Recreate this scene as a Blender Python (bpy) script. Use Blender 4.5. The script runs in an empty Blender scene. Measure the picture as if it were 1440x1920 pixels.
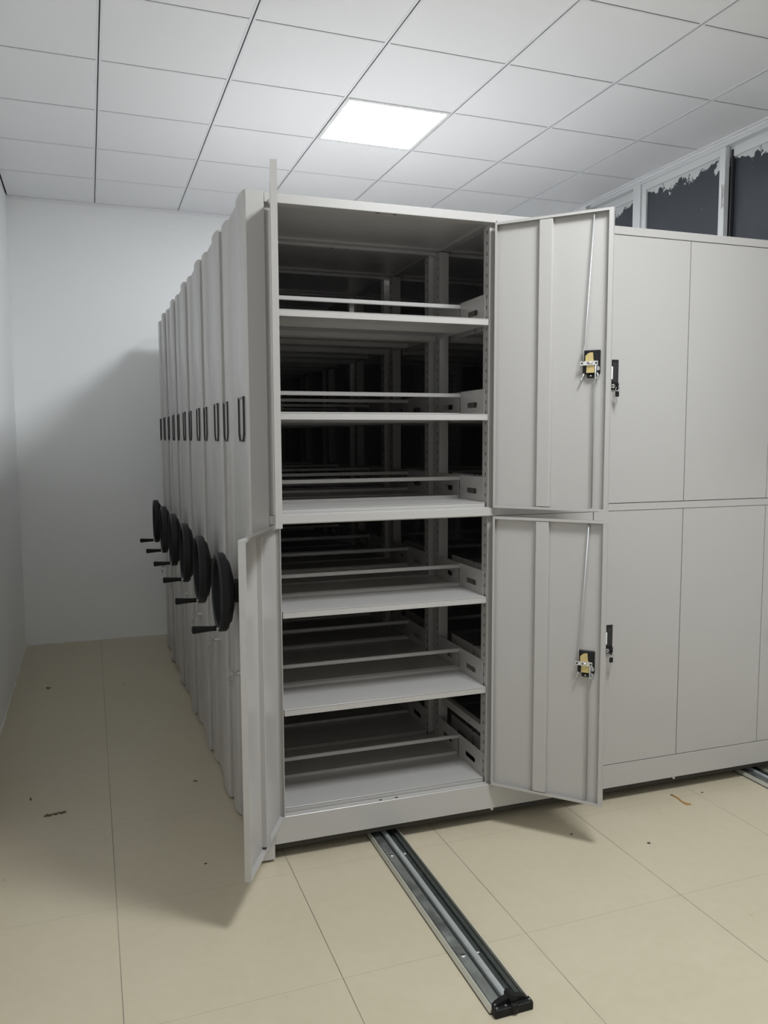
import bpy, bmesh, math, random
from mathutils import Vector, Matrix

scene = bpy.context.scene
COL = scene.collection
PI = math.pi
R = math.radians

# ------------------------------------------------------------------ measured frame
TH = 0.0221            # the room grid is turned a little against the front shelving unit
H = 3.2906             # ceiling
XL, XR = -1.101, 2.955 # left / right wall (room frame)
YB, YF = 3.70, -5.9    # back / front wall (room frame)
GX, GY, T = -1.0999, -0.4961, 0.6

# ------------------------------------------------------------------ materials
def srgb(r, g, b):
    f = lambda v: (v / 12.92) if v <= 0.04045 else ((v + 0.055) / 1.055) ** 2.4
    return (f(r / 255), f(g / 255), f(b / 255), 1)

def new_mat(name):
    m = bpy.data.materials.new(name)
    m.use_nodes = True
    return m, m.node_tree.nodes, m.node_tree.links, m.node_tree.nodes['Principled BSDF']

def plain(name, col, rough=0.5, metal=0.0, spec=0.5, bump=0.0, bscale=200.0, var=0.0, vscale=8.0, rvar=0.0):
    m, N, L, b = new_mat(name)
    b.inputs['Base Color'].default_value = col
    b.inputs['Roughness'].default_value = rough
    b.inputs['Metallic'].default_value = metal
    b.inputs['Specular IOR Level'].default_value = spec
    tc = N.new('ShaderNodeTexCoord')
    if bump:
        n = N.new('ShaderNodeTexNoise'); n.inputs['Scale'].default_value = bscale; n.inputs['Detail'].default_value = 2
        L.new(tc.outputs['Object'], n.inputs['Vector'])
        bp = N.new('ShaderNodeBump'); bp.inputs['Strength'].default_value = bump; bp.inputs['Distance'].default_value = 0.002
        L.new(n.outputs['Fac'], bp.inputs['Height']); L.new(bp.outputs['Normal'], b.inputs['Normal'])
    if var or rvar:
        n2 = N.new('ShaderNodeTexNoise'); n2.inputs['Scale'].default_value = vscale; n2.inputs['Detail'].default_value = 5
        L.new(tc.outputs['Object'], n2.inputs['Vector'])
        if var:
            mx = N.new('ShaderNodeMix'); mx.data_type = 'RGBA'
            mx.inputs[6].default_value = tuple(c * (1 - var) for c in col[:3]) + (1,)
            mx.inputs[7].default_value = tuple(min(1, c * (1 + var)) for c in col[:3]) + (1,)
            L.new(n2.outputs['Fac'], mx.inputs[0]); L.new(mx.outputs[2], b.inputs['Base Color'])
        if rvar:
            mr = N.new('ShaderNodeMapRange')
            mr.inputs['From Min'].default_value = 0.3; mr.inputs['From Max'].default_value = 0.7
            mr.inputs['To Min'].default_value = max(0.02, rough - rvar); mr.inputs['To Max'].default_value = rough + rvar
            L.new(n2.outputs['Fac'], mr.inputs['Value']); L.new(mr.outputs['Result'], b.inputs['Roughness'])
    return m

M = {}
M['paint'] = plain('cabinet_paint', (0.43, 0.418, 0.408, 1), 0.30, spec=0.75, bump=0.04, bscale=900)
M['chassis'] = plain('chassis_paint', (0.055, 0.052, 0.046, 1), 0.75, spec=0.2)
M['wall'] = plain('wall_plaster', (0.92, 0.93, 0.935, 1), 0.85, bump=0.08, bscale=60, var=0.012, vscale=2)
M['tile'] = plain('ceiling_tile', (0.91, 0.915, 0.93, 1), 0.6, bump=0.03, bscale=500)
M['bar'] = plain('ceiling_bar', (0.85, 0.86, 0.88, 1), 0.4)
M['gap'] = plain('ceiling_gap', (0.03, 0.033, 0.035, 1), 0.9)
M['black'] = plain('black_plastic', (0.008, 0.008, 0.010, 1), 0.5, spec=0.35)
M['rubber'] = plain('black_grip', (0.006, 0.006, 0.006, 1), 0.55, spec=0.3)
M['wire'] = plain('dark_holder', (0.02, 0.022, 0.022, 1), 0.45)
M['clear'] = plain('grey_holder_strip', (0.13, 0.135, 0.135, 1), 0.35)
M['chrome'] = plain('chrome', (0.75, 0.75, 0.75, 1), 0.18, metal=1.0)
M['steel'] = plain('zinc_rod', (0.42, 0.43, 0.43, 1), 0.5, metal=0.55)
M['brass'] = plain('lock_cam', (0.56, 0.45, 0.20, 1), 0.38, metal=0.25)
M['galv'] = plain('galvanised_steel', (0.36, 0.38, 0.37, 1), 0.38, metal=0.8, var=0.45, vscale=22, rvar=0.14)
M['galvdark'] = plain('dark_channel', (0.07, 0.08, 0.075, 1), 0.5, metal=0.5, var=0.4, vscale=30)  # darker metal for the channel floor and the right-hand strip
M['railbar'] = plain('rail_bar', (0.62, 0.66, 0.68, 1), 0.35, metal=0.6, var=0.12, vscale=40)
M['edge'] = plain('channel_edge', (0.58, 0.57, 0.50, 1), 0.4, metal=0.35)
M['slot'] = plain('slot_dark', (0.02, 0.02, 0.02, 1), 0.8)
M['white'] = plain('white_enamel', (0.80, 0.81, 0.81, 1), 0.4)
M['frame'] = plain('window_frame', (0.74, 0.76, 0.77, 1), 0.4)
M['dark_reflection'] = plain('painted_reflection', (0.03, 0.03, 0.035, 1), 0.6)
M['orange'] = plain('orange_scrap', srgb(168, 122, 58), 0.6)
M['smear'] = plain('brown_smear', (0.13, 0.105, 0.07, 1), 0.9, var=0.4, vscale=60)
M['fleck'] = plain('dirt', (0.05, 0.04, 0.028, 1), 0.9)

def emission(name, col, s):
    m = bpy.data.materials.new(name); m.use_nodes = True
    N = m.node_tree.nodes; L = m.node_tree.links
    N.clear(); e = N.new('ShaderNodeEmission'); o = N.new('ShaderNodeOutputMaterial')
    e.inputs['Color'].default_value = col; e.inputs['Strength'].default_value = s
    L.new(e.outputs[0], o.inputs[0]); return m
PANEL = 48.0
LCOL = (0.94, 0.975, 1.0, 1)
M['lamp'] = emission('lamp_diffuser', LCOL, PANEL)

def math_node(N, L, op, a, b=None, c=None):
    n = N.new('ShaderNodeMath'); n.operation = op
    for i, v in enumerate((a, b, c)):
        if v is None: continue
        if isinstance(v, (int, float)): n.inputs[i].default_value = v
        else: L.new(v, n.inputs[i])
    return n.outputs[0]

def floor_material():
    m, N, L, b = new_mat('floor_tiles')
    tc = N.new('ShaderNodeTexCoord'); sp = N.new('ShaderNodeSeparateXYZ')
    L.new(tc.outputs['Object'], sp.inputs[0])
    mn = lambda op, a, b_=None, c=None: math_node(N, L, op, a, b_, c)
    gx = mn('DIVIDE', mn('SUBTRACT', sp.outputs[0], -0.572), 0.6)
    k = mn('FLOOR', gx)
    fx = mn('MULTIPLY', mn('ABSOLUTE', mn('SUBTRACT', mn('FRACT', mn('ADD', gx, 0.5)), 0.5)), 0.6)
    gy = mn('DIVIDE', mn('SUBTRACT', sp.outputs[1], 1.105), 0.6)
    fy = mn('MULTIPLY', mn('ABSOLUTE', mn('SUBTRACT', mn('FRACT', mn('ADD', gy, 0.5)), 0.5)), 0.6)
    nl = N.new('ShaderNodeTexNoise'); nl.inputs['Scale'].default_value = 1.3; nl.inputs['Detail'].default_value = 3
    L.new(tc.outputs['Object'], nl.inputs['Vector'])
    lm = N.new('ShaderNodeMapRange'); lm.inputs['From Min'].default_value = 0.35; lm.inputs['From Max'].default_value = 0.6
    lm.inputs['To Min'].default_value = 0.6; lm.inputs['To Max'].default_value = 1.0
    L.new(nl.outputs['Fac'], lm.inputs['Value'])
    lx = mn('MULTIPLY', mn('LESS_THAN', fx, 0.0013), lm.outputs['Result'])
    ly = mn('MULTIPLY', mn('LESS_THAN', fy, 0.0012), 0.33)
    line = mn('MAXIMUM', lx, ly)
    n1 = N.new('ShaderNodeTexNoise'); n1.inputs['Scale'].default_value = 3.0; n1.inputs['Detail'].default_value = 8
    L.new(tc.outputs['Object'], n1.inputs['Vector'])
    n3 = N.new('ShaderNodeTexNoise'); n3.inputs['Scale'].default_value = 26.0; n3.inputs['Detail'].default_value = 6
    L.new(tc.outputs['Object'], n3.inputs['Vector'])
    cr = N.new('ShaderNodeValToRGB')
    cr.color_ramp.elements[0].position = 0.3; cr.color_ramp.elements[0].color = (0.485, 0.432, 0.318, 1)
    cr.color_ramp.elements[1].position = 0.75; cr.color_ramp.elements[1].color = (0.535, 0.48, 0.365, 1)
    mixn = mn('ADD', mn('MULTIPLY', n1.outputs['Fac'], 0.55), mn('MULTIPLY', n3.outputs['Fac'], 0.45))
    L.new(mixn, cr.inputs['Fac'])
    mx = N.new('ShaderNodeMix'); mx.data_type = 'RGBA'
    L.new(line, mx.inputs[0]); L.new(cr.outputs['Color'], mx.inputs[6]); mx.inputs[7].default_value = (0.17, 0.15, 0.115, 1)
    # dirty smears
    n2 = N.new('ShaderNodeTexNoise'); n2.inputs['Scale'].default_value = 7; n2.inputs['Detail'].default_value = 9; n2.inputs['Roughness'].default_value = 0.7
    L.new(tc.outputs['Object'], n2.inputs['Vector'])
    sm = N.new('ShaderNodeMapRange'); sm.inputs['From Min'].default_value = 0.63; sm.inputs['From Max'].default_value = 0.8
    sm.inputs['To Max'].default_value = 0.25
    L.new(n2.outputs['Fac'], sm.inputs['Value'])
    mx2 = N.new('ShaderNodeMix'); mx2.data_type = 'RGBA'
    L.new(sm.outputs['Result'], mx2.inputs[0]); L.new(mx.outputs[2], mx2.inputs[6]); mx2.inputs[7].default_value = (0.40, 0.36, 0.28, 1)
    L.new(mx2.outputs[2], b.inputs['Base Color'])
    rr = N.new('ShaderNodeMapRange'); rr.inputs['To Min'].default_value = 0.20; rr.inputs['To Max'].default_value = 0.42
    L.new(mixn, rr.inputs['Value']); L.new(rr.outputs['Result'], b.inputs['Roughness'])
    b.inputs['Specular IOR Level'].default_value = 0.4
    return m
M['floor'] = floor_material()

def glass_material():
    # night-dark glass with ragged white paint left along the top edge (object space: z = 0 at the pane's top)
    m, N, L, b = new_mat('painted_glass')
    mn = lambda op, a, b_=None, c=None: math_node(N, L, op, a, b_, c)
    tc = N.new('ShaderNodeTexCoord'); sp = N.new('ShaderNodeSeparateXYZ')
    L.new(tc.outputs['Object'], sp.inputs[0])
    cb = N.new('ShaderNodeCombineXYZ'); L.new(mn('MULTIPLY', sp.outputs[1], 8.0), cb.inputs[1])
    L.new(mn('MULTIPLY', sp.outputs[2], 9.0), cb.inputs[2])
    n = N.new('ShaderNodeTexNoise'); n.inputs['Scale'].default_value = 1.0; n.inputs['Detail'].default_value = 8; n.inputs['Roughness'].default_value = 0.72
    L.new(cb.outputs[0], n.inputs['Vector'])
    depth = mn('MULTIPLY', sp.outputs[2], -1.0)
    edge = mn('MULTIPLY', mn('MAXIMUM', mn('SUBTRACT', n.outputs['Fac'], 0.40), 0.0), 0.40)
    paint = mn('LESS_THAN', depth, edge)
    n2 = N.new('ShaderNodeTexNoise'); n2.inputs['Scale'].default_value = 14; n2.inputs['Detail'].default_value = 4
    cb2 = N.new('ShaderNodeCombineXYZ'); L.new(mn('MULTIPLY', sp.outputs[1], 5.0), cb2.inputs[1]); L.new(sp.outputs[2], cb2.inputs[2])
    L.new(cb2.outputs[0], n2.inputs['Vector'])
    drip = mn('MULTIPLY', mn('GREATER_THAN', n2.outputs['Fac'], 0.735), mn('LESS_THAN', depth, 0.36))
    mask = mn('MAXIMUM', paint, drip)
    mx = N.new('ShaderNodeMix'); mx.data_type = 'RGBA'
    L.new(mask, mx.inputs[0]); mx.inputs[6].default_value = (0.052, 0.058, 0.070, 1); mx.inputs[7].default_value = (0.62, 0.64, 0.64, 1)
    L.new(mx.outputs[2], b.inputs['Base Color'])
    r = N.new('ShaderNodeMapRange'); r.inputs['To Min'].default_value = 0.05; r.inputs['To Max'].default_value = 0.7
    L.new(mask, r.inputs['Value']); L.new(r.outputs['Result'], b.inputs['Roughness'])
    return m
M['glass'] = glass_material()

# ------------------------------------------------------------------ mesh helpers
class MB:
    """collects shapes into one mesh with material slots"""
    def __init__(self):
        self.bm = bmesh.new(); self.mats = []
    def mi(self, m):
        if m not in self.mats: self.mats.append(m)
        return self.mats.index(m)
    def _done(self, faces, m, smooth=False):
        i = self.mi(m)
        for f in faces:
            f.material_index = i; f.smooth = smooth
    def box(self, x0, x1, y0, y1, z0, z1, m, bev=0.0, seg=1):
        vs = [self.bm.verts.new((x, y, z)) for x in (x0, x1) for y in (y0, y1) for z in (z0, z1)]
        idx = ((0, 1, 3, 2), (4, 6, 7, 5), (0, 4, 5, 1), (2, 3, 7, 6), (0, 2, 6, 4), (1, 5, 7, 3))
        fs = [self.bm.faces.new([vs[i] for i in q]) for q in idx]
        self._done(fs, m)
        if bev > 0:
            es = list({e for f in fs for e in f.edges})
            r = bmesh.ops.bevel(self.bm, geom=es, offset=bev, segments=seg, affect='EDGES', profile=0.5)
            self._done(r['faces'], m)
        return vs
    def prism(self, pts, axis, a, b, m, smooth=False):
        """polygon pts extruded along axis from a to b; pts are the two other coordinates in order (x,y,z minus axis)"""
        def mk(p, t):
            if axis == 'z': return (p[0], p[1], t)
            if axis == 'y': return (p[0], t, p[1])
            return (t, p[0], p[1])
        A = [self.bm.verts.new(mk(p, a)) for p in pts]; B = [self.bm.verts.new(mk(p, b)) for p in pts]
        n = len(pts); side = []
        for i in range(n):
            side.append(self.bm.faces.new((A[i], A[(i + 1) % n], B[(i + 1) % n], B[i])))
        caps = [self.bm.faces.new(A[::-1]), self.bm.faces.new(B)]
        self._done(side, m, smooth); self._done(caps, m)
        return side
    def tube(self, pts, r, m, n=10, caps=True):
        pts = [Vector(p) for p in pts]; rings = []
        rs = r if isinstance(r, (list, tuple)) else [r] * len(pts)
        up = None
        for i, p in enumerate(pts):
            d = (pts[min(i + 1, len(pts) - 1)] - pts[max(i - 1, 0)]).normalized()
            if up is None: up = Vector((0, 0, 1)) if abs(d.z) < 0.9 else Vector((1, 0, 0))
            s = d.cross(up).normalized(); up = s.cross(d).normalized()
            rings.append([self.bm.verts.new(p + rs[i] * (math.cos(2 * PI * k / n) * s + math.sin(2 * PI * k / n) * up)) for k in range(n)])
        fs = []
        for a, b in zip(rings, rings[1:]):
            for k in range(n): fs.append(self.bm.faces.new((a[k], a[(k + 1) % n], b[(k + 1) % n], b[k])))
        self._done(fs, m, True)
        if caps: self._done([self.bm.faces.new(rings[0][::-1]), self.bm.faces.new(rings[-1])], m)
    def lathe_x(self, prof, cy, cz, m, n=48, closed=False):
        """profile of (x, radius) turned about an x-parallel axis"""
        rings = []
        for x, r in prof:
            rings.append([self.bm.verts.new((x, cy + r * math.cos(2 * PI * k / n), cz + r * math.sin(2 * PI * k / n))) for k in range(n)])
        fs = []
        pairs = list(zip(rings, rings[1:]))
        if closed: pairs.append((rings[-1], rings[0]))
        for a, b in pairs:
            for k in range(n): fs.append(self.bm.faces.new((a[k], b[k], b[(k + 1) % n], a[(k + 1) % n])))
        self._done(fs, m, True)
        if not closed: self._done([self.bm.faces.new(rings[0]), self.bm.faces.new(rings[-1][::-1])], m)
    def mesh(self, name):
        bmesh.ops.recalc_face_normals(self.bm, faces=self.bm.faces[:])
        me = bpy.data.meshes.new(name); self.bm.to_mesh(me); self.bm.free()
        for m in self.mats: me.materials.append(m)
        return me

def link(name, me, parent=None, loc=(0, 0, 0), rz=0.0, label=None):
    o = bpy.data.objects.new(name, me); COL.objects.link(o)
    o.parent = parent; o.location = loc; o.rotation_euler = (0, 0, rz)
    if label: o['label'] = label
    return o
def thing(name, label, cat, loc=(0, 0, 0), rz=0.0, group=None, me=None):
    o = link(name, me, None, loc, rz, label); o['category'] = cat
    if group: o['group'] = group
    return o
def struct(name, me, loc=(0, 0, 0), label=None):
    o = link(name, me, None, loc, TH, label); o['kind'] = 'structure'; return o
def room(x, y, z=0.0):     # room frame -> world
    c, s = math.cos(TH), math.sin(TH)
    return (c * x - s * y, s * x + c * y, z)

# ------------------------------------------------------------------ room shell
b = MB(); b.box(XL - 0.2, XR + 0.2, YF - 0.2, YB + 0.2, -0.10, 0.0, M['floor']); struct('floor', b.mesh('floor'))
b = MB(); b.box(XL - 0.15, XL, YF - 0.15, YB + 0.15, 0, H + 0.1, M['wall']); struct('wall_left', b.mesh('wall_left'))
b = MB(); b.box(XL, XR, YB, YB + 0.15, 0, H + 0.1, M['wall']); struct('wall_back', b.mesh('wall_back'))
b = MB(); b.box(XL, XR, YF - 0.15, YF, 0, H + 0.1, M['wall']); struct('wall_front', b.mesh('wall_front'))
# right wall with a long window opening
WY0, WY1, WZ0, WZ1 = -1.3, 2.50, 1.25, 3.27
b = MB()
b.box(XR, XR + 0.22, YF - 0.15, WY0, 0, H + 0.1, M['wall']); b.box(XR, XR + 0.22, WY1, YB + 0.15, 0, H + 0.1, M['wall'])
b.box(XR, XR + 0.22, WY0, WY1, 0, WZ0, M['wall']); b.box(XR, XR + 0.22, WY0, WY1, WZ1, H + 0.1, M['wall'])
struct('wall_right', b.mesh('wall_right'))

# ceiling: lay-in tiles, main runners with a dark groove, cross tees with a dark gap; one bay left open for the lamp
LX, LY = 3, 3
b = MB()
b.box(XL - 0.1, XR + 0.1, YF - 0.1, YB + 0.1, H + 0.016, H + 0.10, M['gap'])
i0, i1 = 0, 7; j0, j1 = -10, 7
for i in range(i0, i1):
    xa, xb = GX + i * T, min(GX + (i + 1) * T, XR)
    for j in range(j0, j1):
        ya, yb = max(GY + j * T, YF), min(GY + (j + 1) * T, YB)
        if (i, j) == (LX, LY): continue
        b.box(xa + 0.013, xb - 0.013, ya + 0.014, yb - 0.003, H, H + 0.014, M['tile'])
        b.box(xa + 0.013, xb - 0.013, ya + 0.003, ya + 0.014, H - 0.0008, H + 0.012, M['bar'])
        b.box(xa + 0.013, xb - 0.013, ya - 0.003, ya + 0.003, H + 0.0015, H + 0.014, M['gap'])
for i in range(i0, i1 + 1):
    x = min(GX + i * T, XR)
    if i == 0 or i == i1: continue
    b.box(x - 0.003, x + 0.003, YF, YB, H + 0.001, H + 0.014, M['gap'])
    for s0, s1 in ((-0.013, -0.003), (0.003, 0.013)):
        b.box(x + s0, x + s1, YF, YB, H - 0.002, H + 0.014, M['bar'])
struct('ceiling', b.mesh('ceiling'))
# wall angle trims
b = MB(); b.box(XL, XR, YB - 0.016, YB - 0.0005, H - 0.004, H - 0.001, M['bar']); b.box(XL, XR, YB - 0.004, YB - 0.0005, H - 0.022, H - 0.004, M['bar']); struct('trim_1', b.mesh('trim_1'))
b = MB(); b.box(XL + 0.0005, XL + 0.004, YF, YB - 0.02, H - 0.022, H - 0.001, M['bar']); struct('trim_2', b.mesh('trim_2'))
b = MB(); b.box(XR - 0.016, XR - 0.001, YF, YB - 0.02, H - 0.012, H - 0.001, M['bar']); struct('trim_3', b.mesh('trim_3'))

def plaster_edge(n, along, a0, a1, at, sgn, seed):
    b = MB(); rnd = random.Random(seed); t = a0
    while t < a1 - 0.01:
        d = rnd.uniform(0.03, 0.14); h0 = rnd.uniform(0.001, 0.011); h1 = rnd.uniform(0.001, 0.011); w0 = rnd.uniform(0.001, 0.006); e = min(t + d, a1)
        mk = (lambda u, v, z: (u, at + sgn * v, z)) if along == 'x' else (lambda u, v, z: (at + sgn * v, u, z))
        V = [b.bm.verts.new(mk(*p)) for p in ((t, 0, 0.0002), (e, 0, 0.0002), (e, w0, 0.0002), (t, w0, 0.0002), (t, 0, h0), (e, 0, h1))]
        fs = [b.bm.faces.new([V[i] for i in q]) for q in ((0, 3, 2, 1), (0, 1, 5, 4), (3, 4, 5, 2), (0, 4, 3), (1, 2, 5))]
        b._done(fs, M['white']); t = e
    struct('trim_%d' % n, b.mesh('trim_%d' % n))
plaster_edge(4, 'x', XL + 0.01, 0.2, YB, -1, 4)
plaster_edge(5, 'y', 0.5, YB - 0.01, XL, 1, 9)

# windows (room frame; children of one window)
def window():
    fr = MB()
    x0, x1 = XR + 0.012, XR + 0.11
    fr.box(x0, x1, WY0, WY0 + 0.05, WZ0, WZ1, M['frame']); fr.box(x0, x1, WY1 - 0.05, WY1, WZ0, WZ1, M['frame'])
    fr.box(x0, x1, WY0, WY1, WZ0, WZ0 + 0.05, M['frame']); fr.box(x0, x1, WY0, WY1, WZ1 - 0.022, WZ1, M['frame'])
    fr.box(x0 - 0.002, x1, 1.872, 1.95, WZ0, WZ1, M['frame'])
    fr.box(x0 - 0.002, x1, 0.27, 0.345, WZ0, WZ1, M['frame'])
    w = struct('window_1', fr.mesh('window_1'))
    ztop = WZ1 - 0.022
    def sash(y0, y1, xin, top, side0, side1):
        s = MB(); xa, xb = xin, xin + 0.034; zb = WZ0 + 0.05
        s.box(xa, xb, y0, y0 + side0, zb, ztop, M['frame'], 0.002); s.box(xa, xb, y1 - side1, y1, zb, ztop, M['frame'], 0.002)
        s.box(xa, xb, y0 + side0, y1 - side1, ztop - top, ztop, M['frame'], 0.002); s.box(xa, xb, y0 + side0, y1 - side1, zb, zb + 0.06, M['frame'], 0.002)
        o = link('window_sash', s.mesh('window_sash'), w)
        p = MB(); zt = ztop - top
        p.box(-0.003, 0.003, 0, (y1 - side1) - (y0 + side0), zb + 0.06 - zt, 0, M['glass'])
        link('window_pane', p.mesh('window_pane'), o, (xa + 0.017, y0 + side0, zt))
        return o
    s2 = sash(1.105, 1.866, XR + 0.016, 0.046, 0.045, 0.045)
    sash(1.945, WY1 - 0.045, XR + 0.058, 0.055, 0.012, 0.02)
    s3 = sash(0.345, 1.16, XR + 0.058, 0.058, 0.03, 0.012)
    sash(-0.45, 0.27, XR + 0.016, 0.046, 0.045, 0.045)
    sash(-1.25, -0.40, XR + 0.058, 0.055, 0.012, 0.02)
    # latch on the sash stile
    l = MB()
    l.box(-0.010, 0.0, -0.012, 0.012, -0.05, 0.05, M['white'], 0.003, 2)
    l.box(-0.022, -0.008, -0.008, 0.008, -0.012, 0.012, M['white'], 0.003, 2)
    l.box(-0.026, -0.018, -0.009, 0.007, 0.0, 0.062, M['white'], 0.003, 2)
    l.box(-0.020, -0.012, -0.003, 0.009, -0.07, -0.01, M['white'], 0.003, 2)
    link('window_latch', l.mesh('window_latch'), w, (XR + 0.018, 1.112, 2.965))
    g = MB(); g.box(-0.004, 0.012, -0.006, 0.006, WZ0 + 0.06 - ztop, -0.02, M['dark_reflection'])  # dark strip painting in the reflection seen beside the sash stile
    link('reflection_strip', g.mesh('reflection_strip'), w, (XR + 0.054, 1.09, ztop))
window()

# ------------------------------------------------------------------ lamp in the ceiling grid
lx, ly = GX + (LX + 0.5) * T, GY + (LY + 0.5) * T
lamp = thing('ceiling_light', 'glowing white square panel light set into the tiled ceiling above the cabinets', 'ceiling light', room(lx, ly, H), TH)
b = MB(); q = 0.297; w_ = 0.022
for s in (-1, 1):
    b.box(min(s * q, s * (q - w_)), max(s * q, s * (q - w_)), -q, q, -0.004, 0.014, M['white'])
    b.box(-q + w_, q - w_, min(s * q, s * (q - w_)), max(s * q, s * (q - w_)), -0.004, 0.014, M['white'])
link('frame', b.mesh('lamp_frame'), lamp)
b = MB(); b.box(-q + w_, q - w_, -q + w_, q - w_, -0.001, 0.006, M['lamp']); link('diffuser', b.mesh('lamp_diffuser'), lamp, label='glowing white diffuser')
# the next panel in the same row, over the open floor in front of the cabinets
for yy, kk in ((ly - 3.0, 1.60),):
    ld = bpy.data.lights.new('ceiling_panel_lamp', 'AREA'); ld.shape = 'SQUARE'; ld.size = 0.55
    ld.energy = kk * PANEL * PI * 0.55 * 0.55; ld.color = LCOL[:3]
    o = bpy.data.objects.new('ceiling_panel_lamp', ld); COL.objects.link(o); o.location = room(lx, yy, H - 0.006)
    o.rotation_euler = (0, 0, TH)

# ------------------------------------------------------------------ shelving units
D = 0.560                 # depth of a unit
PITCH = 0.5665
BX = [-0.015, 0.870, 1.755, 2.640]
ZT = 2.385
LEVELS = [2.000, 1.640, 1.297, 0.925, 0.562, 0.182]   # shelf tops
P = M['paint']
CACHE = {}
def cached(key, fn):
    if key not in CACHE: CACHE[key] = fn()
    return CACHE[key]

def end_panel_mesh():
    b = MB(); xo = -0.078
    pr = [(-0.016, 0.0)]
    # front bulge, flat middle, rear bulge (x outwards is negative); y along depth
    pts = [(0.0, 0.012), (0.0, 0.004), (0.003, 0.0)]
    def bulge(y0, y1, h, n=8):
        out = []
        for k in range(n + 1):
            t = k / n; y = y0 + (y1 - y0) * t
            s = math.sin(PI * t)
            out.append((-h * (s ** 0.34 if s > 0 else 0), y))
        return out
    prof = [(0.0, 0.0)] + [(x, y) for x, y in bulge(0.0, 0.185, 0.012, 20)][1:] + [(0.0, 0.20)] + [(0.0, 0.385)] + bulge(0.395, D, 0.013, 20)
    pts = [(xo + x, y) for x, y in prof]
    pts += [(-0.016, D), (-0.016, 0.0)]
    side = b.prism(pts, 'z', 0.011, ZT + 0.003, P, True)
    me = b.mesh('end_panel')
    return me
def smooth_by_angle(me, ang=35):
    import mathutils
    bm = bmesh.new(); bm.from_mesh(me)
    for e in bm.edges:
        if len(e.link_faces) == 2 and e.calc_face_angle(0) > R(ang): e.smooth = False
    for f in bm.faces: f.smooth = True
    bm.to_mesh(me); bm.free(); return me

def holder_mesh():
    b = MB(); w, zb, zt = 0.057, 1.539, 1.697; t = 0.006
    for s in (-1, 1):
        pts = [(s * w, zt), (s * (w - 0.007), zt), (s * (w - 0.007), zb + 0.03), (s * (w - 0.026), zb), (s * (w - 0.018), zb), (s * w, zb + 0.03)]
        b.prism(pts, 'x', -t, 0.0, M['wire'])
    b.box(-t, 0, -w + 0.026, w - 0.026, zb, zb + 0.007, M['wire'])
    b.box(-t * 0.6, 0, -w + 0.007, w - 0.007, zt - 0.007, zt, M['clear'])
    return b.mesh('label_holder')

def endlock_mesh():
    b = MB()
    b.lathe_x([(0.0, 0.015), (-0.003, 0.015), (-0.005, 0.011), (-0.022, 0.0105), (-0.024, 0.008)], 0, 0, M['chrome'], 20)
    b.box(-0.0245, -0.0235, -0.001, 0.001, -0.005, 0.005, M['slot'])
    return smooth_by_angle(b.mesh('end_lock'))
def key_mesh():
    b = MB()
    b.box(-0.034, -0.022, -0.001, 0.001, -0.004, 0.004, M['steel'])
    b.box(-0.050, -0.033, -0.003, 0.003, -0.011, 0.011, M['steel'], 0.003)
    ring = [(-0.046 + 0.012 * math.cos(a), 0.002, -0.018 + 0.013 * math.sin(a)) for a in [2 * PI * k / 16 for k in range(17)]]
    b.tube(ring, 0.0012, M['steel'], 6, False)
    b.box(-0.053, -0.041, 0.000, 0.003, -0.048, -0.028, M['steel'], 0.003)
    b.box(-0.0485, -0.0455, 0.0008, 0.0022, -0.066, -0.046, M['steel'])
    return b.mesh('key')

def wheel_mesh():
    b = MB(); R0 = 0.1515
    # rim: rounded band
    prof = []
    xa, xb, ro, ri, c = -0.096, -0.060, R0, R0 - 0.020, 0.006
    for (x, r) in ((xa + c, ro), (xb - c, ro), (xb, ro - c), (xb, ri + c), (xb - c, ri), (xa + c, ri), (xa, ri + c), (xa, ro - c)):
        prof.append((x, r))
    b.lathe_x(prof, 0, 0, M['black'], 56, True)
    # dished web and hub
    b.lathe_x([(-0.074, R0 - 0.015), (-0.060, R0 - 0.018), (-0.046, 0.120), (-0.034, 0.070), (-0.030, 0.046), (0.0, 0.044), (0.0, 0.0005),
               (-0.052, 0.0005), (-0.052, 0.030), (-0.046, 0.044), (-0.052, 0.075), (-0.062, 0.118)], 0, 0, M['black'], 56, True)
    return smooth_by_angle(b.mesh('hand_wheel'))
def crank_mesh():
    b = MB()
    b.lathe_x([(-0.090, 0.006), (-0.101, 0.006), (-0.101, 0.009), (-0.104, 0.009)], 0, 0, M['chrome'], 18)
    b.lathe_x([(-0.104, 0.0085), (-0.109, 0.0105), (-0.116, 0.0095), (-0.120, 0.0095), (-0.188, 0.0145), (-0.193, 0.0142), (-0.195, 0.010)], 0, 0, M['rubber'], 20)
    return smooth_by_angle(b.mesh('crank_handle'))

def base_mesh():
    b = MB(); x0, x1 = BX[0], BX[3]
    b.box(x0, x1, 0.0, 0.030, 0.065, 0.166, P, 0.0012); b.box(x0, x1, D - 0.03, D, 0.062, 0.166, P, 0.0012)
    for x in BX: b.box(max(x0, x - 0.02), min(x1, x + 0.02), 0.03, D - 0.03, 0.062, 0.160, P)
    for k in range(3):
        for dx in (-0.03, 0.035):
            xc = (BX[k] + BX[k + 1]) / 2 + dx
            b.box(xc - 0.006, xc + 0.006, 0.010, 0.017, 0.1655, 0.1667, M['slot'])
    return b.mesh('plinth')
def chassis_mesh():
    b = MB(); b.box(BX[0] + 0.004, BX[3] - 0.004, 0.024, D - 0.018, 0.036, 0.066, M['chassis'])
    return b.mesh('carriage')
def bolt_mesh():
    b = MB(); b.tube([(0, 0, 0.0), (0, 0, -0.010), (0, 0, -0.013)], [0.006, 0.006, 0.004], M['white'], 10)
    return b.mesh('bolt')
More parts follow.
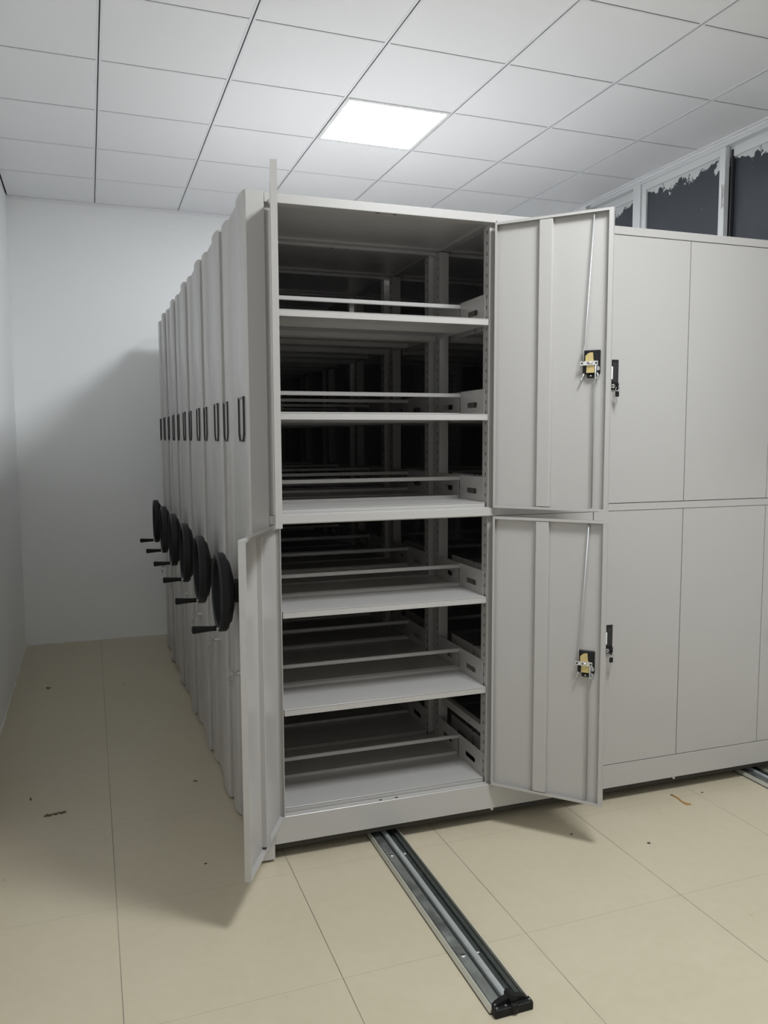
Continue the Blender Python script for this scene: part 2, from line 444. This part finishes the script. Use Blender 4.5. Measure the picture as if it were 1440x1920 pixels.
def top_mesh(y0=0.0):
    b = MB(); x0, x1 = BX[0], BX[3]
    b.box(x0, x1, y0, 0.045, 2.353, ZT, P, 0.0012); b.box(x0, x1, D - 0.058, D - 0.008, 2.3585, ZT, P, 0.0012)
    b.box(x0, x1, 0.045, D - 0.05, 2.366, ZT - 0.001, P)
    b.box(x0, x1, D - 0.012, D - 0.008, 2.350, 2.36, P)
    for x in BX: b.box(max(x0, x - 0.02), min(x1, x + 0.02), 0.045, D - 0.05, 2.358, 2.368, P)
    for k in range(3):
        for dx in (-0.03, 0.035):
            xc = (BX[k] + BX[k + 1]) / 2 + dx
            b.box(xc - 0.006, xc + 0.006, 0.008, 0.015, 2.3522, 2.3535, M['slot'])
    return b.mesh('top_panel')
def midrail_mesh():
    b = MB(); x0, x1 = BX[0], BX[3]
    pts = [(0.0, 1.249), (0.0, 1.2765), (0.020, 1.280), (0.028, 1.280), (0.028, 1.245), (0.005, 1.245)]
    b.prism(pts, 'x', x0, x1, P)
    return b.mesh('middle_rail')
def upright_mesh(face):
    # slotted post, origin at its middle; y from 0 to 0.05 ; slots on both side faces
    b = MB(); w = 0.0215
    b.box(-w, w, 0.0, 0.050, 0.16, 2.354, P, 0.001)
    for k in range(54):
        z = 0.20 + 0.04 * k
        for s in (-1, 1):
            b.box(min(s * (w - 0.0004), s * (w + 0.0004)), max(s * (w - 0.0004), s * (w + 0.0004)), 0.018, 0.023, z, z + 0.013, M['slot'])
    return b.mesh('upright')
def tie_mesh():
    b = MB(); b.box(-0.012, 0.012, 0.05, D - 0.05, 0.345, 0.378, P)
    for s in (-1, 1): b.box(s * 0.0122 - 0.0003, s * 0.0122 + 0.0003, 0.20, 0.206, 0.358, 0.364, M['slot'])
    return b.mesh('tie_bar')
SX0, SX1 = 0.030, 0.842      # clear span of shelf in bay one, relative to x = 0
def shelf_mesh(rear):
    b = MB(); y0, y1 = (0.012, 0.272) if not rear else (0.300, 0.552)
    w = (SX1 - SX0) / 2
    b.box(-w, w, y0, y1, -0.003, 0.0, P)
    yf = y0 if not rear else y1 - 0.012
    b.box(-w, w, yf, yf + 0.012, -0.024, 0.0005, P, 0.0008)
    yb = y1 - 0.003 if not rear else y0
    b.box(-w, w, yb, yb + 0.003, -0.02, 0.012, P)
    return b.mesh('shelf')
def bracket_mesh(rear):
    # plate with a slot: built as four pieces around the opening
    b = MB(); y0, y1 = (0.050, 0.276) if not rear else (0.288, 0.512)
    sa, sb = (0.112, 0.208) if not rear else (0.350, 0.446)
    z0, z1, h0, h1 = -0.02, 0.098, 0.028, 0.050
    t = 0.0012
    b.box(-t, t, y0, sa, z0, z1, P); b.box(-t, t, sb, y1, z0, z1, P)
    b.box(-t, t, sa, sb, z0, h0, P); b.box(-t, t, sa, sb, h1, z1, P)
    # rounded slot corners
    r = 0.009
    for (yy, sy) in ((sa, 1), (sb, -1)):
        for (zz, sz) in ((h0, 1), (h1, -1)):
            b.prism([(yy, zz), (yy + sy * r, zz), (yy + sy * r * 0.3, zz + sz * r * 0.3), (yy, zz + sz * r)], 'x', -t, t, P)
    return b.mesh('shelf_bracket')
def rod_mesh():
    b = MB(); w = (SX1 - SX0) / 2 + 0.004
    b.box(-w, w, -0.006, 0.006, -0.008, 0.008, P, 0.002)
    return b.mesh('file_stop_rod')

DW = 0.4385
def door_mesh(side, h, DW=0.4385):
    """pan door, closed pose, hinge at the origin; side=+1 extends to +x (left leaf), -1 to -x"""
    b = MB(); t = 0.0016; dp = 0.020; lip = 0.010
    def bx(u0, u1, y0, y1, z0, z1, bev=0):
        a, c = side * u0, side * u1
        b.box(min(a, c), max(a, c), y0, y1, z0, z1, P, bev)
    bx(0, DW, 0, t, 0, h)
    bx(0, t, t, dp, 0, h); bx(DW - t, DW, t, dp, 0, h)
    bx(t, DW - t, t, dp, 0, t); bx(t, DW - t, t, dp, h - t, h)
    bx(t, lip * 0.8, dp - t, dp, t, h - t); bx(DW - lip * 1.5, DW - t, dp - t, dp, t, h - t)
    bx(lip * 0.8, DW - lip * 1.5, dp - t, dp, t, lip * 0.9); bx(lip * 0.8, DW - lip * 1.5, dp - t, dp, h - lip * 0.9, h - t)
    return b.mesh('door')
def stiff_mesh(side, h, u0, u1):
    b = MB(); a, c = side * u0, side * u1; lo, hi = min(a, c), max(a, c)
    pts = [(lo, 0.0016), (lo + 0.0015, 0.0175), (lo + 0.003, 0.0185), (hi - 0.003, 0.0185), (hi - 0.0015, 0.0175), (hi, 0.0016)]
    b.prism(pts, 'z', 0.012, h - 0.011, P)
    return b.mesh('stiffener')
def lockbody_mesh():
    # mechanism on the inside of a right leaf; local x towards the free edge is negative; origin at its middle
    b = MB(); K = M['black']
    b.box(-0.031, 0.031, 0.0016, 0.013, -0.036, 0.049, K, 0.002)
    b.box(-0.013, 0.016, 0.0016, 0.015, -0.050, -0.036, K, 0.003)
    # cam
    pts = [(0.012, 0.036), (0.004, 0.040), (-0.006, 0.040), (-0.008, 0.015), (-0.014, 0.002), (-0.013, -0.032), (0.016, -0.032), (0.015, -0.004), (0.020, 0.012), (0.020, 0.028)]
    b.prism(pts, 'y', 0.013, 0.020, M['brass'])
    # chrome cross bar carrying the two rods
    b.box(-0.026, 0.038, 0.020, 0.024, -0.006, 0.010, M['chrome'], 0.001)
    b.lathe_x([(-0.006, 0.0045), (0.012, 0.0045)], 0.024, 0.002, M['chrome'], 12)
    for u in (0.031, -0.020): b.box(u - 0.003, u + 0.003, 0.024, 0.026, -0.001, 0.005, M['slot'])
    b.tube([(0.0, 0.0155, -0.0425), (0.0, 0.018, -0.0425)], 0.0026, M['chrome'], 10)
    # spring clips below
    b.tube([(0.026, 0.012, -0.034), (0.030, 0.014, -0.046), (0.036, 0.016, -0.056), (0.032, 0.017, -0.060)], 0.003, M['steel'], 8)
    b.tube([(-0.020, 0.012, -0.030), (-0.026, 0.014, -0.044), (-0.022, 0.016, -0.054), (-0.014, 0.016, -0.048)], 0.003, M['steel'], 8)
    b.prism([(-0.020, -0.004), (-0.030, -0.012), (-0.031, -0.022), (-0.022, -0.026)], 'y', 0.013, 0.018, M['steel'])
    return b.mesh('lock_mechanism')
def rod2_mesh(pts):
    b = MB(); b.tube(pts, 0.0027, M['steel'], 8)
    return b.mesh('latch_rod')
def pull_mesh():
    # black pull plate with a pale lever, outside of a right leaf (faces -y)
    b = MB(); K = M['black']
    b.box(-0.0225, 0.0225, -0.0035, 0.001, -0.060, 0.060, K, 0.0015)
    b.box(-0.0215, -0.009, -0.012, -0.003, -0.020, 0.032, M['white'], 0.003, 2)
    b.box(-0.007, 0.016, -0.005, -0.003, -0.030, 0.048, M['slot'], 0.001)
    b.box(-0.008, 0.022, -0.010, -0.003, -0.058, -0.032, K, 0.003, 2)
    b.tube([(-0.008, -0.003, -0.046), (-0.008, -0.012, -0.046)], 0.008, M['chrome'], 16)
    return b.mesh('pull_handle')
def doorkey_mesh():
    b = MB()
    b.box(-0.0013, 0.0013, -0.026, -0.012, -0.003, 0.004, M['steel'])
    b.box(-0.0025, 0.0025, -0.040, -0.024, -0.012, 0.010, M['rubber'], 0.002)
    ring = [(0.004 + 0.010 * math.cos(a), -0.034, -0.014 + 0.010 * math.sin(a)) for a in [2 * PI * k / 14 for k in range(15)]]
    b.tube(ring, 0.0012, M['steel'], 6, False)
    b.box(-0.008, 0.010, -0.037, -0.032, -0.044, -0.022, M['rubber'], 0.003, 2)
    b.prism([(-0.002, -0.043), (0.004, -0.043), (0.003, -0.066), (0.001, -0.070), (-0.001, -0.066)], 'y', -0.0355, -0.0335, M['steel'])
    return b.mesh('key')

def pin_mesh():
    b = MB(); b.tube([(0, 0, -0.009), (0, 0, 0.009)], 0.0035, M['steel'], 10); return b.mesh('hinge_pin')

def make_unit(n, loc, label, bays, doors=False, back=False):
    u = thing('mobile_shelving_unit', label, 'storage cabinet', loc, 0, 'row of mobile shelving units')
    ep = link('end_panel', cached('ep', lambda: smooth_by_angle(end_panel_mesh(), 40)), u)
    for y in (0.095, 0.495): link('label_holder', cached('lh', holder_mesh), ep, (-0.0895, y, 0), label='black label holder')
    link('lock', cached('el', endlock_mesh), ep, (-0.078, D / 2, 0.640), label='chrome lock')
    link('key', cached('ek', key_mesh), ep, (-0.078, D / 2, 0.640))
    hw = link('hand_wheel', cached('hw', wheel_mesh), u, (-0.078, D / 2, 0.965), label='black hand wheel')
    link('crank_handle', cached('ch', crank_mesh), hw, (0, -0.055, -0.128))
    link('plinth', cached('pl', base_mesh), u); link('carriage', cached('ca', chassis_mesh), u)
    link('top_panel', cached(('tp', doors), lambda: top_mesh(0.0 if doors else 0.005)), u); link('middle_rail', cached('mr', midrail_mesh), u)
    if doors:
        for x in BX[1:3]: link('bolt', cached('bo', bolt_mesh), u, (x, 0.010, 0.066), label='white bolt head')
    sp = MB(); sp.box(BX[3], BX[3] + 0.03, 0, D, 0.01, ZT, P, 0.003) if 'sp' not in CACHE else None
    if 'sp' not in CACHE: CACHE['sp'] = sp.mesh('side_panel')
    else: sp.bm.free()
    link('side_panel', CACHE['sp'], u)
    for k, x in enumerate(BX):
        xx = x + (0.0216 if k == 0 else -0.0216 if k == 3 else 0.0)
        link('upright', cached('up', lambda: upright_mesh(0)), u, (xx - (0.002 if k == 1 else 0), 0.022, 0))
        link('upright', CACHE['up'], u, (xx - (0.002 if k == 1 else 0), D - 0.055, 0))
        if k in (1, 2): link('tie_bar', cached('ti', tie_mesh), u, (x, 0, 0))
    w = (SX1 - SX0) / 2
    for k in bays:
        xc = BX[k] + 0.015 + (SX0 + SX1) / 2
        for z in LEVELS:
            for rear in (False, True):
                link('shelf', cached(('sh', rear), lambda: shelf_mesh(rear)), u, (xc, (0.022 if z in (LEVELS[2], LEVELS[5]) else 0.004) if not rear else (-0.005 if z in (LEVELS[2], LEVELS[5]) else 0), z))
                for s in (-1, 1):
                    link('shelf_bracket', cached(('br', rear), lambda: bracket_mesh(rear)), u, (xc + s * (w + 0.0018), 0, z))
            link('file_stop_rod', cached('ro', rod_mesh), u, (xc, 0.281, z + 0.084))
    if back:
        bk = MB(); bk.box(BX[0] + 0.002, BX[3] - 0.002, D - 0.004, D + 0.004, 0.17, 2.35, P); link('back_panel', bk.mesh('back_panel'), u)
    if doors:
        for hx in (0.002, 0.866):
            for zz in (0.1672, 1.2632, 2.352): link('hinge_pin', cached('hp', pin_mesh), u, (hx, -0.004, zz))
        zl0, hl = 0.1695, 1.2455 - 0.1695
        zu0, hu = 1.2800, 2.350 - 1.2800
        for k in range(3):
            for lev, (z0, h) in enumerate(((zl0, hl), (zu0, hu))):
                for side in (1, -1):
                    hx = BX[k] + 0.002 if side == 1 else BX[k + 1] - 0.002
                    rz = 0.0; lab = None
                    if k == 0:
                        rz = R({(1, 1): -100.8, (0, 1): -116.0, (1, -1): 133.4, (0, -1): 134.2}[(lev, side)])
                        hx = 0.004 if side == 1 else 0.866
                        lab = {(1, 1): 'upper left door standing open edge-on', (0, 1): 'lower left door swung wide open', (1, -1): 'upper right door swung wide open showing its inside', (0, -1): 'lower right door swung wide open showing its inside'}[(lev, side)]
                    dr = link('door', cached(('do', lev, side, k == 0), lambda: door_mesh(side, h, 0.4355 if k == 0 else 0.4385)), u, (hx, 0.0, z0), rz, lab)
                    if k == 0:
                        ua, ub = ((0.168, 0.220) if side == -1 else (0.190, 0.243))
                        link('stiffener', cached(('st', lev, side), lambda: stiff_mesh(side, h, ua, ub)), dr)
                    if side == -1:
                        zc = (1.812 if lev else 0.708) - z0
                        if k == 0:
                            uc = -0.366
                            link('lock_mechanism', cached('lm', lockbody_mesh), dr, (uc, 0, zc), label='black and brass lock mechanism')
                            y0 = 0.020
                            link('latch_rod', rod2_mesh([(uc + 0.026, 0.022, zc + 0.006), (uc + 0.027, 0.021, zc + 0.05), (uc + 0.023, 0.015, zc + 0.07), (-0.367, 0.012, h - 0.012)]), dr, label='zinc latch rod')
                            link('latch_rod', rod2_mesh([(uc - 0.018, 0.022, zc - 0.002), (uc - 0.016, 0.020, zc - 0.06), (uc - 0.010, 0.013, zc - 0.10), (-0.376, 0.012, 0.012)]), dr, label='zinc latch rod')
                        link('pull_handle', cached('ph', pull_mesh), dr, (-0.360, 0, zc - 0.012 + (0 if lev else 0.016)), label='black pull handle')
                        link('key', cached('dk', doorkey_mesh), dr, (-0.3655, 0.0, zc - 0.058 + (0 if lev else 0.016)))
    return u

DX = -0.0168
names = ['front', 'second', 'third', 'fourth', 'fifth', 'last']
labels = ['grey metal mobile shelving unit with open doors, nearest of the row',
          'grey mobile shelving unit with hand wheel, directly behind the open cabinet',
          'grey mobile shelving unit with hand wheel, third from the open front',
          'grey mobile shelving unit with hand wheel, third from the back wall',
          'grey mobile shelving unit with hand wheel, next to the rearmost one',
          'grey mobile shelving unit with hand wheel, rearmost of the row by the back wall']
for i in range(6):
    make_unit(i, (DX * i, PITCH * i, 0), labels[i], [(0, 1), (0, 1), (0, 1), (0,), (0,), (0,)][i], i == 0, i == 5)

# ------------------------------------------------------------------ floor rails
def floor_rail(x, label):
    L0, L1 = -0.965, 3.45
    a = math.atan(0.015)
    r = thing('floor_rail', label, 'rail', (x, 0, 0), a, 'floor rails of the shelving')
    w = 0.064
    b = MB()
    b.box(-w, w, L0, L1, 0.0, 0.005, M['galvdark'])
    # edges: bevelled side strips
    for s in (-1, 1):
        pts = [(s * w, 0.004), (s * w, 0.007), (s * (w - 0.006), 0.019), (s * (w - 0.009), 0.019), (s * (w - 0.009), 0.004)]
        b.prism(pts, 'y', L0, L1, M['edge'])
    link('channel', b.mesh('channel'), r)
    b = MB()
    b.box(-0.053, -0.019, L0 + 0.004, L1, 0.0045, 0.0155, M['galv'], 0.0015)
    b.box(-0.050, -0.047, L0 + 0.004, L1, 0.0155, 0.018, M['galv'])
    b.box(0.034, 0.046, L0 + 0.004, L1, 0.0045, 0.014, M['galvdark'])
    link('side_plate', b.mesh('side_plate'), r)
    b = MB()
    pts = [(-0.008, 0.005), (-0.008, 0.017), (-0.005, 0.0215), (0.001, 0.023), (0.007, 0.0215), (0.010, 0.017), (0.010, 0.005)]
    b.prism(pts, 'y', L0 + 0.004, -0.118, M['railbar']); b.prism([(p[0] - 0.001, p[1]) for p in pts], 'y', -0.116, L1, M['railbar'])
    link('rail_bar', b.mesh('rail_bar'), r)
    for (sx, sy) in ((-0.034, -0.125), (0.024, -0.110), (-0.034, -0.735), (0.022, -0.72)):
        b = MB()
        z = 0.0155 if sx < 0 else 0.005
        b.tube([(0, 0, z), (0, 0, z + 0.002), (0, 0, z + 0.0032)], [0.009, 0.009, 0.005], M['chrome'], 12)
        b.box(-0.007, 0.007, -0.0012, 0.0012, z + 0.0028, z + 0.0036, M['slot'])
        link('screw', b.mesh('screw'), r, (sx, sy, 0))
    # rubber end stop
    b = MB(); K = M['rubber']
    b.box(-w + 0.006, w - 0.006, L0 - 0.022, L0 + 0.004, 0.0, 0.024, K, 0.003, 2)
    arc = [(-0.052 + 0.104 * t, 0.022 + 0.018 * math.sin(PI * t) ** 0.7) for t in [k / 12 for k in range(13)]]
    b.prism([(-0.052, 0.010)] + arc + [(0.052, 0.010)], 'y', L0 - 0.006, L0 + 0.012, K)
    b.prism([(-0.008, 0.02), (-0.010, 0.040), (-0.004, 0.047), (0.006, 0.047), (0.012, 0.040), (0.010, 0.02)], 'y', L0 - 0.014, L0 + 0.022, K)
    b.tube([(0.001, L0 - 0.015, 0.006), (0.001, L0 - 0.015, 0.026), (0.001, L0 - 0.015, 0.030)], [0.012, 0.012, 0.008], K, 14)
    es = link('end_stop', b.mesh('end_stop'), r, label='black rubber end stop')
    for (sx, sy) in ((-0.050, -0.014), (0.050, -0.012), (-0.048, 0.000), (-0.022, -0.012)):
        b = MB(); b.tube([(0, 0, 0.023), (0, 0, 0.0265), (0, 0, 0.0275)], [0.0035, 0.0035, 0.002], M['clear'], 10)
        link('screw', b.mesh('screw'), es, (sx, L0 + sy, 0))
    return r
floor_rail(0.425, 'galvanised floor rail with black rubber end stop, running out under the open cabinet')
floor_rail(2.218, 'galvanised floor rail coming out under the closed doors by the right edge')

# ------------------------------------------------------------------ scraps on the floor
def scrap(name, pts, w, m, label, cat, z=0.0012, group=None):
    # pts on the floor (world); a flat crumpled strip with a little height
    c = Vector((sum(p[0] for p in pts) / len(pts), sum(p[1] for p in pts) / len(pts), 0))
    b = MB(); rnd = random.Random(len(label) * 7)
    pp = [Vector((p[0], p[1], z + rnd.uniform(0.0005, 0.003))) - c for p in pts]
    b.tube(pp, [w * (rnd.uniform(0.3, 1.2) if 0 < i < len(pp) - 1 else rnd.uniform(0.2, 0.6) if len(pp) > 2 else rnd.uniform(0.5, 1.0)) for i in range(len(pp))], m, 7)
    for v in b.bm.verts: v.co.z = max(0.0, v.co.z * 0.3)
    thing(name, label, cat, (c.x, c.y, 0.0003), 0, group, b.mesh(name))
scrap('plastic_scrap', [(1.717, -0.024), (1.722, -0.058), (1.716, -0.094), (1.72, -0.122), (1.735, -0.127)], 0.0125, M['orange'],
      'orange scrap of torn packing lying on the floor before the closed doors', 'scrap')
G = 'dirt flecks on the floor'
for pts, wd, lab in (
    ([(-0.965, 2.529), (-0.951, 2.501), (-0.94, 2.52)], 0.010, 'dark crumb of dirt deep in the aisle near the back wall'),
    ([(-0.846, 0.664), (-0.836, 0.676), (-0.826, 0.667), (-0.815, 0.678), (-0.804, 0.672), (-0.794, 0.684), (-0.782, 0.677), (-0.764, 0.684)], 0.011, 'long brown smear of dirt on the aisle floor, largest of the flecks'),
    ([(-0.231, 0.81), (-0.215, 0.804)], 0.006, 'small dark dirt fleck beside the row of end panels'),
    ([(-0.917, 0.875), (-0.913, 0.846)], 0.004, 'thin upright dirt fleck close to the left wall, beyond the brown smear'),
    ([(-0.263, 0.072), (-0.255, 0.073)], 0.005, 'tiny dirt fleck just left of the lower open door'),
    ([(1.115, -0.184), (1.126, -0.183)], 0.005, 'tiny dirt fleck in the shadow under the right open door'),
    ([(1.356, -0.339), (1.366, -0.343)], 0.006, 'tiny dirt fleck on bare floor right of the open doors'),
    ([(1.856, -0.05), (1.864, -0.053)], 0.005, 'tiny dirt fleck to the right of the orange scrap')):
    scrap('dirt_fleck', pts, wd, M['smear'] if len(pts) > 4 else M['fleck'], lab, 'dirt', group=G)
# ------------------------------------------------------------------ camera
CAM = Vector((-0.5430, -2.7850, 1.5505))
yaw, pitch, roll, FPX = 0.3303, -0.0926, -0.0043, 1498.2
cy, sy, cp, sp_ = math.cos(yaw), math.sin(yaw), math.cos(pitch), math.sin(pitch)
fw = Vector((sy * cp, cy * cp, sp_)); rt = Vector((cy, -sy, 0)); upv = rt.cross(fw)
c, s = math.cos(roll), math.sin(roll)
r2, u2 = c * rt + s * upv, -s * rt + c * upv
cd = bpy.data.cameras.new('camera'); cam = bpy.data.objects.new('camera', cd); COL.objects.link(cam)
cam.matrix_world = Matrix(((r2.x, u2.x, -fw.x, CAM.x), (r2.y, u2.y, -fw.y, CAM.y), (r2.z, u2.z, -fw.z, CAM.z), (0, 0, 0, 1)))
cd.sensor_fit = 'VERTICAL'; cd.sensor_height = 24.0; cd.lens = FPX / 1920 * 24.0; cd.clip_start = 0.02
scene.camera = cam

# ------------------------------------------------------------------ world and view
w = bpy.data.worlds.new('night'); scene.world = w; w.use_nodes = True
w.node_tree.nodes['Background'].inputs['Color'].default_value = (0.004, 0.005, 0.007, 1)
scene.view_settings.view_transform = 'Standard'; scene.view_settings.look = 'None'
scene.view_settings.gamma = 1.0; scene.view_settings.use_curve_mapping = False
scene.view_settings.exposure = 0.0
cy_ = scene.cycles
cy_.max_bounces = 14; cy_.diffuse_bounces = 10; cy_.glossy_bounces = 4
cy_.use_denoising = True
cy_.sample_clamp_indirect = 6.0
